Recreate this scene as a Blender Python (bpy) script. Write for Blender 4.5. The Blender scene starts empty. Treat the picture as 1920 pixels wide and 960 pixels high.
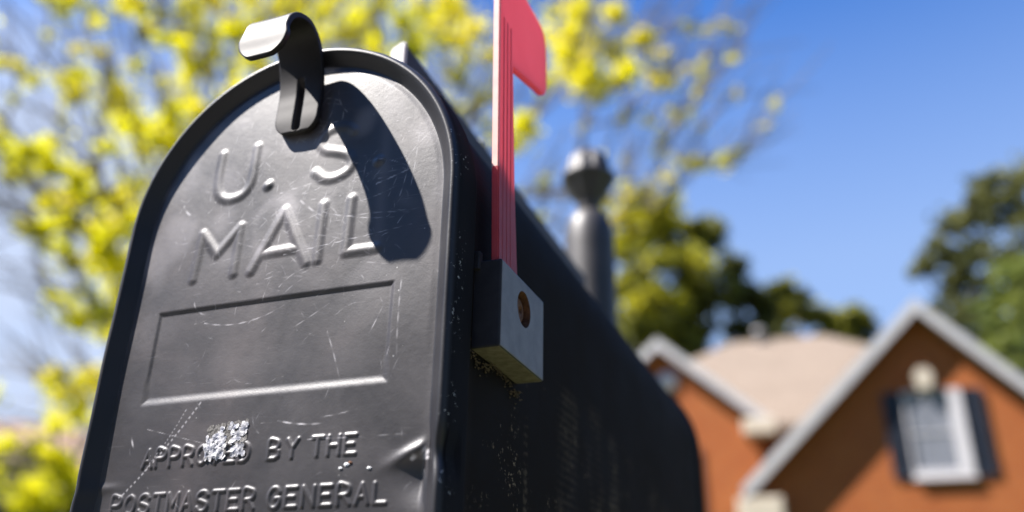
import bpy, bmesh, math, random
import numpy as np
from mathutils import Vector, Matrix
random.seed(7); rng = np.random.default_rng(7)
C = bpy.context.scene.collection
R = math.radians
HC = 1.06                                   # height of the lens above the ground
# ------------------------------------------------------------------ camera frame
FPX = 1650.0
CR = Vector((0.93231351, 0.36112743, 0.01945526))
CU = Vector((0.1347337, -0.39675492, 0.90798258))
CF = Vector((-0.33561638, 0.84390314, 0.41855601))
CAM = Vector((0, 0, HC))
def at(x, y, dist):
    """point seen at photo position x, y (1920 wide) at a horizontal distance in metres"""
    d = (x-960)*CR - (y-480)*CU + FPX*CF
    return CAM + d*(dist/math.hypot(d.x, d.y))
AC = Vector((-0.2243, 0.290, HC+0.1817))    # centre of the arch of the mailbox door, on the door sheet
# ------------------------------------------------------------------ helpers
def link(name, me, mat=None, parent=None, smooth=False):
    o = bpy.data.objects.new(name, me); C.objects.link(o)
    if mat: me.materials.append(mat)
    if parent: o.parent = parent
    if smooth: me.polygons.foreach_set('use_smooth', [True]*len(me.polygons))
    return o
def tag(o, label=None, cat=None, group=None, kind=None):
    if label: o['label'] = label
    if cat: o['category'] = cat
    if group: o['group'] = group
    if kind: o['kind'] = kind
    return o
def empty(name, loc=(0, 0, 0), rz=0):
    o = bpy.data.objects.new(name, None); C.objects.link(o); o.location = loc; o.rotation_euler = (0, 0, rz)
    o.empty_display_size = 0.1; return o
def from_bm(name, bm, mat, parent=None, smooth=False):
    me = bpy.data.meshes.new(name); bm.normal_update(); bm.to_mesh(me); bm.free()
    return link(name, me, mat, parent, smooth)
def from_py(name, V, F, mat, parent=None, smooth=False):
    me = bpy.data.meshes.new(name); me.from_pydata([tuple(v) for v in V], [], F); me.update()
    return link(name, me, mat, parent, smooth)
def grid_mesh(name, P, mat, parent=None, smooth=True, closeU=False, attrs=None, flip=False):
    """P: (n, m, 3) array -> quad mesh"""
    n, m = P.shape[:2]; idx = np.arange(n*m).reshape(n, m)
    if closeU: idx = np.concatenate([idx, idx[:, :1]], 1)
    q = np.stack([idx[:-1, :-1], idx[:-1, 1:], idx[1:, 1:], idx[1:, :-1]], -1).reshape(-1, 4)
    if flip: q = q[:, ::-1]
    me = bpy.data.meshes.new(name)
    me.vertices.add(n*m); me.vertices.foreach_set('co', P.reshape(-1).astype(np.float32))
    me.loops.add(q.size); me.loops.foreach_set('vertex_index', q.reshape(-1).astype(np.int32))
    me.polygons.add(len(q)); me.polygons.foreach_set('loop_start', np.arange(0, q.size, 4, dtype=np.int32))
    me.update(calc_edges=True)
    for k, a in (attrs or {}).items():
        at_ = me.attributes.new(k, 'FLOAT', 'POINT'); at_.data.foreach_set('value', a.reshape(-1).astype(np.float32))
    return link(name, me, mat, parent, smooth)
def add_box(bm, x0, x1, y0, y1, z0, z1):
    v = [bm.verts.new(p) for p in ((x0,y0,z0),(x1,y0,z0),(x1,y1,z0),(x0,y1,z0),(x0,y0,z1),(x1,y0,z1),(x1,y1,z1),(x0,y1,z1))]
    for f in ((0,3,2,1),(4,5,6,7),(0,1,5,4),(1,2,6,5),(2,3,7,6),(3,0,4,7)): bm.faces.new([v[i] for i in f])
def box(name, x0, x1, y0, y1, z0, z1, mat, parent=None, bevel=0, seg=2):
    bm = bmesh.new(); add_box(bm, x0, x1, y0, y1, z0, z1)
    if bevel: bmesh.ops.bevel(bm, geom=bm.edges[:], offset=bevel, segments=seg, affect='EDGES', profile=.5)
    return from_bm(name, bm, mat, parent, smooth=False)
def prism(name, poly, y0, y1, mat, parent=None, axis='y', bevel=0, smooth=False):
    """extrude a polygon given in (x, z) along y, or in (y, z) along x"""
    bm = bmesh.new()
    mk = (lambda p, t: (p[0], t, p[1])) if axis == 'y' else (lambda p, t: (t, p[0], p[1]))
    a = [bm.verts.new(mk(p, y0)) for p in poly]; b = [bm.verts.new(mk(p, y1)) for p in poly]
    bm.faces.new(a); bm.faces.new(b[::-1]); n = len(poly)
    for i in range(n): bm.faces.new((a[i], b[i], b[(i+1) % n], a[(i+1) % n]))
    bmesh.ops.recalc_face_normals(bm, faces=bm.faces[:])
    if bevel: bmesh.ops.bevel(bm, geom=[e for e in bm.edges], offset=bevel, segments=2, affect='EDGES')
    return from_bm(name, bm, mat, parent, smooth)
def lathe(name, prof, mat, parent=None, seg=40, flute=0, nfl=8, loc=(0, 0)):
    A = np.linspace(0, 2*np.pi, seg, endpoint=False); P = np.zeros((len(prof), seg, 3))
    for i, pr in enumerate(prof):
        r, z = pr[0], pr[1]; fl = pr[2] if len(pr) > 2 else 0
        rr = r*(1+fl*np.abs(np.cos(A*nfl/2))-fl*.6)
        P[i, :, 0] = loc[0]+rr*np.cos(A); P[i, :, 1] = loc[1]+rr*np.sin(A); P[i, :, 2] = z
    return grid_mesh(name, P, mat, parent, True, closeU=True)
# ------------------------------------------------------------------ materials
def mat(name, base=(.5, .5, .5), rough=.5, metal=0, spec=.5):
    m = bpy.data.materials.new(name); m.use_nodes = True; nt = m.node_tree
    b = nt.nodes['Principled BSDF']; b.inputs['Base Color'].default_value = (*base, 1)
    b.inputs['Roughness'].default_value = rough; b.inputs['Metallic'].default_value = metal
    b.inputs['Specular IOR Level'].default_value = spec
    return m, nt, b
def N(nt, t, **k):
    n = nt.nodes.new(t)
    for a, v in k.items():
        if a.startswith('i_'): n.inputs[a[2:].replace('_', ' ')].default_value = v
        else: setattr(n, a, v)
    return n
def noise(nt, scale, detail=4, rough=.55, vec=None, dist=0):
    n = N(nt, 'ShaderNodeTexNoise'); n.inputs['Scale'].default_value = scale; n.inputs['Detail'].default_value = detail
    n.inputs['Roughness'].default_value = rough; n.inputs['Distortion'].default_value = dist
    if vec: nt.links.new(vec, n.inputs['Vector'])
    return n
def ramp(nt, src, stops):
    r = N(nt, 'ShaderNodeValToRGB'); e = r.color_ramp.elements
    while len(e) < len(stops): e.new(.5)
    for i, (p, c) in enumerate(stops):
        e[i].position = p; e[i].color = (*c, 1) if isinstance(c, tuple) else (c, c, c, 1)
    nt.links.new(src, r.inputs[0]); return r
def mixc(nt, fac, a, b):
    m = N(nt, 'ShaderNodeMix', data_type='RGBA')
    for s, v in ((0, fac), (6, a), (7, b)):
        if isinstance(v, tuple): m.inputs[s].default_value = (*v, 1)
        elif isinstance(v, (int, float)): m.inputs[s].default_value = v
        else: nt.links.new(v, m.inputs[s])
    return m.outputs[2]
def math_(nt, op, a, b=None, clamp=False):
    m = N(nt, 'ShaderNodeMath', operation=op, use_clamp=clamp)
    for i, v in enumerate((a, b)):
        if v is None: continue
        if isinstance(v, (int, float)): m.inputs[i].default_value = v
        else: nt.links.new(v, m.inputs[i])
    return m.outputs[0]
def coord(nt): return N(nt, 'ShaderNodeTexCoord').outputs['Object']
def bump(nt, b, h, strength, dist):
    n = N(nt, 'ShaderNodeBump'); n.inputs['Strength'].default_value = strength; n.inputs['Distance'].default_value = dist
    nt.links.new(h, n.inputs['Height']); nt.links.new(n.outputs[0], b.inputs['Normal']); return n
def simple(name, c1, c2, scale, rough=.7, metal=0, bstr=.3, bdist=.002, spec=.4):
    m, nt, b = mat(name, c1, rough, metal, spec); co = coord(nt)
    n = noise(nt, scale, 6, .6, co); r = ramp(nt, n.outputs[0], [(.3, c1), (.7, c2)])
    nt.links.new(r.outputs[0], b.inputs['Base Color']); bump(nt, b, n.outputs[0], bstr, bdist); return m

# worn dark paint on pressed sheet steel (units: metres in object space)
def door_paint():
    m, nt, b = mat('worn_dark_paint', (.04, .04, .045), .4)
    co = coord(nt)
    big = noise(nt, 14, 6, .62, co, .6); fine = noise(nt, 260, 5, .7, co); grain = noise(nt, 1500, 3, .7, co)
    base = ramp(nt, big.outputs[0], [(.25, (.012, .011, .013)), (.5, (.022, .018, .020)), (.75, (.046, .034, .035))])
    # fine rubbed hairlines: noise stretched along crossing directions
    acc = None
    for k, (rz, sx, sy, lo) in enumerate(((.5, 60, 1900, .70), (-.9, 50, 1600, .71), (1.35, 70, 2300, .71), (.05, 40, 2100, .72), (-.35, 65, 2600, .71))):
        mp = N(nt, 'ShaderNodeMapping'); mp.inputs['Rotation'].default_value = (0, rz, 0); mp.inputs['Scale'].default_value = (sx, 1, sy)
        nt.links.new(co, mp.inputs['Vector']); nn = noise(nt, 1, 2, .5, mp.outputs[0], .25)
        rr = ramp(nt, nn.outputs[0], [(lo-.02, 0.0), (lo+.05, 1.0)])
        acc = rr.outputs[0] if acc is None else math_(nt, 'MAXIMUM', acc, rr.outputs[0])
    patch = ramp(nt, noise(nt, 22, 4, .6, co).outputs[0], [(.42, 0.0), (.68, 1.0)])
    hair = math_(nt, 'MULTIPLY', math_(nt, 'MULTIPLY', acc, patch.outputs[0]), .22)
    c1 = mixc(nt, hair, base.outputs[0], (.42, .40, .42))
    at1 = N(nt, 'ShaderNodeAttribute', attribute_name='scratch')
    c2 = mixc(nt, at1.outputs['Fac'], c1, (.62, .60, .62))
    at2 = N(nt, 'ShaderNodeAttribute', attribute_name='stain')
    c3 = mixc(nt, at2.outputs['Fac'], c2, (.32, .30, .31))
    # dust specks
    v = N(nt, 'ShaderNodeTexVoronoi'); v.inputs['Scale'].default_value = 260; nt.links.new(co, v.inputs['Vector'])
    sp = ramp(nt, v.outputs['Distance'], [(.06, 1.0), (.12, 0.0)])
    spn = ramp(nt, noise(nt, 60, 2, .5, co).outputs[0], [(.6, 0.0), (.66, 1.0)])
    c4 = mixc(nt, math_(nt, 'MULTIPLY', math_(nt, 'MULTIPLY', sp.outputs[0], spn.outputs[0]), .6), c3, (.5, .5, .48))
    nt.links.new(c4, b.inputs['Base Color'])
    rg = ramp(nt, math_(nt, 'ADD', math_(nt, 'MULTIPLY', big.outputs[0], .7), math_(nt, 'MULTIPLY', fine.outputs[0], .3)), [(.3, .37), (.7, .50)])
    nt.links.new(rg.outputs[0], b.inputs['Roughness'])
    b.inputs['Specular IOR Level'].default_value = .8
    h = math_(nt, 'ADD', math_(nt, 'MULTIPLY', grain.outputs[0], .5), fine.outputs[0])
    bump(nt, b, h, .35, .00022)
    return m
def body_paint():
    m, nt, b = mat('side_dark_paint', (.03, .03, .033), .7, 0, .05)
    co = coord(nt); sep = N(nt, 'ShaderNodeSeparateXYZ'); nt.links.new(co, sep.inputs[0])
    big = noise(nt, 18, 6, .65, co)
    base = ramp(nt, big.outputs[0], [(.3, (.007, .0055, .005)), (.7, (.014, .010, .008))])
    # dirt splashed under and behind the flag bracket
    dirt = noise(nt, 330, 4, .75, co); d2 = noise(nt, 34, 4, .6, co)
    t1 = ramp(nt, dirt.outputs[0], [(.60, 0.0), (.66, 1.0)]); t2 = ramp(nt, d2.outputs[0], [(.50, 0.0), (.66, 1.0)])
    low = ramp(nt, math_(nt, 'MULTIPLY', sep.outputs[2], -10), [(.45, 0.0), (.75, 1.0)])
    f = math_(nt, 'MULTIPLY', math_(nt, 'MULTIPLY', t1.outputs[0], t2.outputs[0]), low.outputs[0])
    rowf = math_(nt, 'SINE', math_(nt, 'MULTIPLY', sep.outputs[2], 2*math.pi/.0042))
    rows = ramp(nt, math_(nt, 'ADD', math_(nt, 'MULTIPLY', rowf, .05), math_(nt, 'ADD', math_(nt, 'MULTIPLY', dirt.outputs[0], .6), math_(nt, 'MULTIPLY', d2.outputs[0], .5))), [(.52, 0.0), (.74, 1.0)])
    acc = f
    for (yc, wd, z0, st_) in ((.240, .012, -.052, .42), (.086, .0035, -.075, .3), (.150, .022, -.046, .2), (.200, .018, -.043, .2), (.36, .03, -.06, .10)):
        g = math_(nt, 'MULTIPLY', math_(nt, 'SUBTRACT', sep.outputs[1], yc), 1/wd); g = math_(nt, 'SUBTRACT', 1, math_(nt, 'MULTIPLY', g, g), True)
        h_ = ramp(nt, math_(nt, 'MULTIPLY', math_(nt, 'SUBTRACT', z0, sep.outputs[2]), 60), [(0.0, 0.0), (.5, 1.0)])
        acc = math_(nt, 'MAXIMUM', acc, math_(nt, 'MULTIPLY', math_(nt, 'MULTIPLY', math_(nt, 'MULTIPLY', g, h_.outputs[0]), rows.outputs[0]), st_))
    c = mixc(nt, acc, base.outputs[0], (.34, .25, .17)); nt.links.new(c, b.inputs['Base Color'])
    r = ramp(nt, big.outputs[0], [(.3, .68), (.7, .85)]); nt.links.new(r.outputs[0], b.inputs['Roughness'])
    # fine pressed lines that run the length of the box
    w = math_(nt, 'SINE', math_(nt, 'MULTIPLY', sep.outputs[2], 2*math.pi/.0042))
    h = math_(nt, 'ADD', math_(nt, 'MULTIPLY', w, .5), math_(nt, 'MULTIPLY', dirt.outputs[0], 1.2))
    bump(nt, b, h, .25, .00012)
    return m
M = {}
M['door'] = door_paint(); M['body'] = body_paint()
def rim_paint():
    m, nt, b = mat('rim_dark_paint', (.03, .03, .034), .4)
    co = coord(nt); big = noise(nt, 25, 5, .6, co)
    base = ramp(nt, big.outputs[0], [(.3, (.010, .010, .013)), (.7, (.018, .017, .020))])
    chip = noise(nt, 420, 4, .7, co, .4); zone = noise(nt, 38, 3, .6, co)
    at1 = N(nt, 'ShaderNodeAttribute', attribute_name='edge')
    a = ramp(nt, chip.outputs[0], [(.635, 0.0), (.66, 1.0)]); z = ramp(nt, zone.outputs[0], [(.50, 0.0), (.62, 1.0)])
    f = math_(nt, 'MULTIPLY', math_(nt, 'MULTIPLY', a.outputs[0], z.outputs[0]), at1.outputs['Fac'])
    c = mixc(nt, f, base.outputs[0], (.75, .75, .76)); nt.links.new(c, b.inputs['Base Color'])
    b.inputs['Specular IOR Level'].default_value = .42
    r = ramp(nt, big.outputs[0], [(.3, .36), (.7, .5)]); aw = N(nt, 'ShaderNodeAttribute', attribute_name='wall')
    nt.links.new(math_(nt, 'ADD', r.outputs[0], math_(nt, 'MULTIPLY', aw.outputs['Fac'], .4)), b.inputs['Roughness'])
    nt.links.new(math_(nt, 'SUBTRACT', .5, math_(nt, 'MULTIPLY', aw.outputs['Fac'], .46)), b.inputs['Specular IOR Level'])
    bump(nt, b, noise(nt, 700, 4, .7, co).outputs[0], .3, .0002)
    return m
M['rim'] = rim_paint()
M['latch'] = simple('latch_paint', (.012, .011, .012), (.024, .020, .021), 60, .52, 0, .3, .0003, .28)
M['bracket'] = simple('lit_grey_plastic', (.12, .113, .125), (.19, .18, .19), 90, .55, 0, .4, .0004, .4)  # lit copy of the bracket plastic, for its outer face
M['bracket_shaded'] = simple('shaded_grey_plastic', (.018, .018, .021), (.035, .034, .038), 90, .6, 0, .4, .0004, .25)  # shaded copy of the bracket plastic
M['dusty'] = simple('dust_caked_plastic', (.10, .085, .062), (.19, .16, .12), 260, .9, 0, .5, .0004, .2)
M['rust'] = simple('rusty_screw', (.075, .032, .016), (.19, .085, .04), 500, .8, .2, .6, .0005)
M['plate'] = simple('plate_dark_paint', (.035, .026, .022), (.06, .045, .038), 50, .6)
M['cream'] = simple('plate_end_cap', (.78, .76, .72), (.86, .84, .80), 60, .5)
M['post'] = simple('post_black_paint', (.024, .022, .022), (.045, .040, .040), 30, .50, 0, .2, .001, .6)
def flag_plastic():
    m, nt, b = mat('faded_red_plastic', (.60, .030, .045), .42)
    co = coord(nt); n = noise(nt, 45, 5, .6, co); mp = N(nt, 'ShaderNodeMapping'); mp.inputs['Scale'].default_value = (1, 900, 25)
    nt.links.new(co, mp.inputs['Vector']); st = noise(nt, 1, 3, .6, mp.outputs[0])
    c = ramp(nt, n.outputs[0], [(.3, (.56, .085, .11)), (.7, (.68, .16, .19))])
    c2 = mixc(nt, math_(nt, 'MULTIPLY', st.outputs[0], .3), c.outputs[0], (.50, .035, .06))
    nt.links.new(c2, b.inputs['Base Color'])
    tr = N(nt, 'ShaderNodeBsdfTranslucent'); tr.inputs[0].default_value = (.80, .26, .30, 1)
    mx = N(nt, 'ShaderNodeMixShader'); mx.inputs[0].default_value = .55
    nt.links.new(b.outputs[0], mx.inputs[1]); nt.links.new(tr.outputs[0], mx.inputs[2])
    nt.links.new(mx.outputs[0], nt.nodes['Material Output'].inputs[0]); return m
M['flag'] = flag_plastic()
M['sunlit_edge'] = simple('painted_sunlit_plastic', (.80, .48, .44), (.86, .58, .52), 120, .35, 0, .2, .0002)  # sunlight painted into the colour of the flag's front edge
def sticker_mat():
    m, nt, b = mat('torn_foil', (.6, .6, .62), .32); co = coord(nt)
    v = N(nt, 'ShaderNodeTexVoronoi'); v.inputs['Scale'].default_value = 380; nt.links.new(co, v.inputs['Vector'])
    n = noise(nt, 900, 4, .7, co)
    f = ramp(nt, v.outputs['Distance'], [(.12, (.16, .17, .22)), (.4, (.36, .36, .39)), (.7, (.58, .57, .58))])
    nt.links.new(f.outputs[0], b.inputs['Base Color']); bump(nt, b, n.outputs[0], .7, .0006); return m
M['foil'] = sticker_mat()
M['glue'] = simple('old_glue', (.06, .055, .05), (.22, .21, .20), 1500, .8, 0, .8, .0005)
M['paper'] = simple('paper_scrap', (.7, .72, .74), (.8, .8, .8), 900, .8)
def leaf_mat(name, cols, trans=.5, tint=1.25):
    m, nt, b = mat(name, cols[0], .6, 0, .3)
    a = N(nt, 'ShaderNodeAttribute', attribute_name='tone')
    st = [((i+.5)/len(cols), c) for i, c in enumerate(cols)]
    r = ramp(nt, a.outputs['Fac'], st); nt.links.new(r.outputs[0], b.inputs['Base Color'])
    t = N(nt, 'ShaderNodeBsdfTranslucent'); g = N(nt, 'ShaderNodeMix', data_type='RGBA', blend_type='MULTIPLY')
    g.inputs[0].default_value = 1; nt.links.new(r.outputs[0], g.inputs[6]); g.inputs[7].default_value = (tint, tint, tint*.8, 1)
    nt.links.new(g.outputs[2], t.inputs[0])
    mx = N(nt, 'ShaderNodeMixShader'); mx.inputs[0].default_value = trans
    nt.links.new(b.outputs[0], mx.inputs[1]); nt.links.new(t.outputs[0], mx.inputs[2])
    nt.links.new(mx.outputs[0], nt.nodes['Material Output'].inputs[0]); return m
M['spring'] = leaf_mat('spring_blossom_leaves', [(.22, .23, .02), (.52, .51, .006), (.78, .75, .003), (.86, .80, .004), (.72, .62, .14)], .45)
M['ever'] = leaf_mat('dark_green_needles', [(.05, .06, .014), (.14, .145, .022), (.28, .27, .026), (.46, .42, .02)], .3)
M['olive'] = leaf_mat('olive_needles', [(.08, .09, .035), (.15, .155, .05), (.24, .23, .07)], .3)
M['green'] = leaf_mat('mid_green_leaves', [(.07, .10, .028), (.14, .18, .04), (.22, .25, .055)], .4)
M['street'] = leaf_mat('blocker_tree_leaves', [(.03, .045, .012), (.05, .075, .018), (.08, .11, .025)], .25)  # leaves of the unseen trees added to block skylight
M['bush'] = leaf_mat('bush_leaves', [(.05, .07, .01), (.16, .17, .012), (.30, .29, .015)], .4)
M['bark'] = simple('bark', (.10, .085, .075), (.22, .19, .17), 18, .9, 0, .6, .01)
M['pinebark'] = simple('pine_bark', (.07, .05, .04), (.15, .11, .08), 12, .9, 0, .6, .01)
def brick_mat():
    m, nt, b = mat('orange_brick', (.4, .15, .07), .85, 0, .2)
    co = coord(nt); mp = N(nt, 'ShaderNodeMapping'); mp.inputs['Rotation'].default_value = (R(90), 0, 0)
    nt.links.new(co, mp.inputs['Vector'])
    t = N(nt, 'ShaderNodeTexBrick'); t.inputs['Scale'].default_value = 1
    t.inputs['Brick Width'].default_value = .21; t.inputs['Row Height'].default_value = .075; t.inputs['Mortar Size'].default_value = .010
    t.inputs['Color1'].default_value = (.37, .104, .022, 1); t.inputs['Color2'].default_value = (.30, .074, .016, 1); t.inputs['Mortar'].default_value = (.26, .13, .06, 1)
    nt.links.new(mp.outputs[0], t.inputs['Vector'])
    n = noise(nt, 1.1, 6, .7, co); n2_ = ramp(nt, n.outputs[0], [(.35, 0.0), (.65, 1.0)]); c = mixc(nt, math_(nt, 'MULTIPLY', n2_.outputs[0], .55), t.outputs[0], (.25, .065, .02))
    nt.links.new(c, b.inputs['Base Color']); bump(nt, b, t.outputs['Fac'], -.4, .01); return m
M['brick'] = brick_mat()
def shingle(name, c1, c2):
    m, nt, b = mat(name, c1, .9, 0, .2); co = coord(nt)
    t = N(nt, 'ShaderNodeTexBrick'); t.inputs['Scale'].default_value = 1
    t.inputs['Brick Width'].default_value = .3; t.inputs['Row Height'].default_value = .14; t.inputs['Mortar Size'].default_value = .006
    t.inputs['Color1'].default_value = (*c1, 1); t.inputs['Color2'].default_value = (*c2, 1); t.inputs['Mortar'].default_value = (c1[0]*.5, c1[1]*.5, c1[2]*.5, 1)
    nt.links.new(co, t.inputs['Vector']); n = noise(nt, .8, 5, .6, co); n = ramp(nt, n.outputs[0], [(.35, 0.0), (.7, 1.0)])
    c = mixc(nt, math_(nt, 'MULTIPLY', n.outputs[0], .45), t.outputs[0], (c1[0]*.7, c1[1]*.7, c1[2]*.7)); nt.links.new(c, b.inputs['Base Color']); return m
M['roof'] = shingle('tan_shingles', (.215, .170, .132), (.19, .148, .112))
M['roof2'] = shingle('brown_shingles', (.30, .20, .15), (.25, .16, .12))
M['trim'] = simple('grey_white_trim', (.36, .355, .36), (.44, .43, .43), 3, .6, 0, .1, .002)
M['soffit'] = simple('taupe_soffit', (.24, .20, .17), (.30, .25, .21), 3, .7, 0, .1, .002)
M['stone'] = simple('cream_stone', (.42, .36, .28), (.50, .44, .35), 8, .8, 0, .2, .005)
M['shutter'] = simple('dark_blue_shutter', (.012, .016, .028), (.022, .027, .042), 4, .5)
M['sash'] = simple('white_window_frame', (.46, .44, .45), (.54, .52, .53), 4, .5, 0, .05, .001)
def glass_mat():
    m, nt, b = mat('window_glass', (.20, .23, .28), .08, 0, .8); co = coord(nt)
    mp = N(nt, 'ShaderNodeMapping'); mp.inputs['Scale'].default_value = (30, 1, .6); nt.links.new(co, mp.inputs['Vector'])
    n = noise(nt, 1, 2, .5, mp.outputs[0]); r = ramp(nt, n.outputs[0], [(.35, (.13, .14, .17)), (.65, (.23, .24, .27))])
    nt.links.new(r.outputs[0], b.inputs['Base Color']); return m
M['glass'] = glass_mat()
M['siding'] = simple('pale_siding', (.5, .46, .42), (.56, .52, .47), 3, .8)
M['lawn'] = simple('lawn_grass', (.04, .06, .014), (.08, .095, .022), 3, .95, 0, .8, .03)
M['asphalt'] = simple('asphalt', (.045, .045, .047), (.065, .063, .062), 40, .9, 0, .5, .004)
M['concrete'] = simple('pale_concrete', (.38, .34, .28), (.48, .43, .36), 6, .9, 0, .3, .003)

# ------------------------------------------------------------------ mailbox
RO = .0865                                  # outer radius of the door
VB = -.145                                  # bottom of the door
box_root = empty('mailbox', AC); tag(box_root, 'weathered black metal mailbox with raised red flag and U.S. MAIL pressed in its door', 'mailbox')
door = None
# --- height of the pressed door sheet (mm, towards the viewer) as a function of u, v in mm
GL = {'A': [[(0,0),(.5,1),(1,0)], [(.2,.36),(.8,.36)]], 'P': [[(0,0),(0,1),(.6,1),(.95,.88),(.95,.62),(.6,.48),(0,.48)]],
 'R': [[(0,0),(0,1),(.6,1),(.95,.88),(.95,.62),(.6,.48),(0,.48)], [(.5,.48),(1,0)]],
 'O': [[(.5,1),(.15,.85),(0,.5),(.15,.15),(.5,0),(.85,.15),(1,.5),(.85,.85),(.5,1)]], 'V': [[(0,1),(.5,0),(1,1)]],
 'E': [[(.95,1),(0,1),(0,0),(.95,0)], [(0,.52),(.75,.52)]], 'D': [[(0,0),(0,1),(.5,1),(.88,.8),(1,.5),(.88,.2),(.5,0),(0,0)]],
 'B': [[(0,0),(0,1),(.6,1),(.9,.88),(.9,.65),(.6,.53),(0,.53)], [(.6,.53),(1,.4),(1,.13),(.65,0),(0,0)]],
 'Y': [[(0,1),(.5,.5),(1,1)], [(.5,.5),(.5,0)]], 'T': [[(0,1),(1,1)], [(.5,1),(.5,0)]], 'H': [[(0,0),(0,1)], [(1,0),(1,1)], [(0,.5),(1,.5)]],
 'S': [[(.95,.82),(.7,1),(.3,1),(.03,.82),(.08,.6),(.5,.5),(.92,.38),(.97,.17),(.7,0),(.3,0),(.03,.17)]],
 'M': [[(0,0),(0,1),(.5,.35),(1,1),(1,0)]], 'G': [[(.95,.8),(.7,1),(.3,1),(0,.72),(0,.28),(.3,0),(.7,0),(.97,.2),(.97,.46),(.6,.46)]],
 'N': [[(0,0),(0,1),(1,0),(1,1)]], 'L': [[(0,1),(0,0),(.95,0)]], 'I': [[(0,0),(0,1)]],
 'U': [[(0,1),(.02,.35),(.2,.07),(.5,0),(.8,.07),(.98,.35),(1,1)]]}
def dist_seg(U, V, a, b):
    ax, ay = a; bx, by = b; dx, dy = bx-ax, by-ay; L = dx*dx+dy*dy+1e-9
    t = np.clip(((U-ax)*dx+(V-ay)*dy)/L, 0, 1); return np.hypot(U-ax-t*dx, V-ay-t*dy), t
def strokes():
    out = []                                # polyline, half width, height
    def word(s, x0, base, pitch, w, h, hw, ht, jit=.15):
        for i, ch in enumerate(s):
            if ch == ' ': continue
            for pl in GL[ch]:
                out.append(([(x0+i*pitch+p[0]*w, base+p[1]*h) for p in pl], hw, ht))
    word('APPROVED', -55, -111.3, 6.95, 4.7, 7.2, 1.05, .46); word('BY', 7.6, -111.2, 8.6, 4.8, 7.2, 1.05, .46); word('THE', 27.6, -111.2, 7.3, 4.8, 7.2, 1.05, .46)
    word('POSTMASTER', -68, -130, 7.4, 5.0, 7.4, 1.05, .46); word('GENERAL', 10.6, -130, 7.65, 4.9, 7.2, 1.05, .46)
    B = 2.7; Hh = .58
    out.append(([(-41.8,38),(-41.8,24),(-40,16),(-36,12.6),(-31,12),(-26,13.5),(-22.6,18),(-21.8,25),(-21.6,38)], B, Hh))
    out.append(([(-12.3,15.2),(-11.8,15.6)], 2.7, .8)); out.append(([(45,17.2),(45.5,17.6)], 2.7, .8))
    out.append(([(31,36),(27,39),(20,39.5),(15,36.5),(14,32),(17,28.5),(23,26.5),(29,24),(31.5,20),(30,15.5),(24,13),(18,13.5),(13,17.5)], B, Hh))
    out.append(([(-46.3,-27),(-45,-4.3),(-35.2,-16),(-24.2,-3.6),(-24,-27)], B, Hh))
    out.append(([(-14.6,-27.5),(-.5,.5),(14,-27.5)], B, Hh)); out.append(([(-10,-19.8),(8,-19.8)], B, Hh*.9))
    out.append(([(19.6,0),(19.5,-27)], B, Hh)); out.append(([(33.6,.5),(33.2,-25.2),(47.5,-25.2)], B, Hh))
    return out
def catmull(p, n):
    p = [np.array(q, float) for q in p]; p = [2*p[0]-p[1]]+p+[2*p[-1]-p[-2]]; out = []
    for i in range(1, len(p)-2):
        for t in np.linspace(0, 1, n, endpoint=False):
            out.append(.5*((2*p[i])+(-p[i-1]+p[i+1])*t+(2*p[i-1]-5*p[i]+4*p[i+1]-p[i+2])*t*t+(-p[i-1]+3*p[i]-3*p[i+1]+p[i+2])*t**3))
    out.append(p[-2]); return np.array(out)
def smooth01(x): x = np.clip(x, 0, 1); return x*x*(3-2*x)
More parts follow.
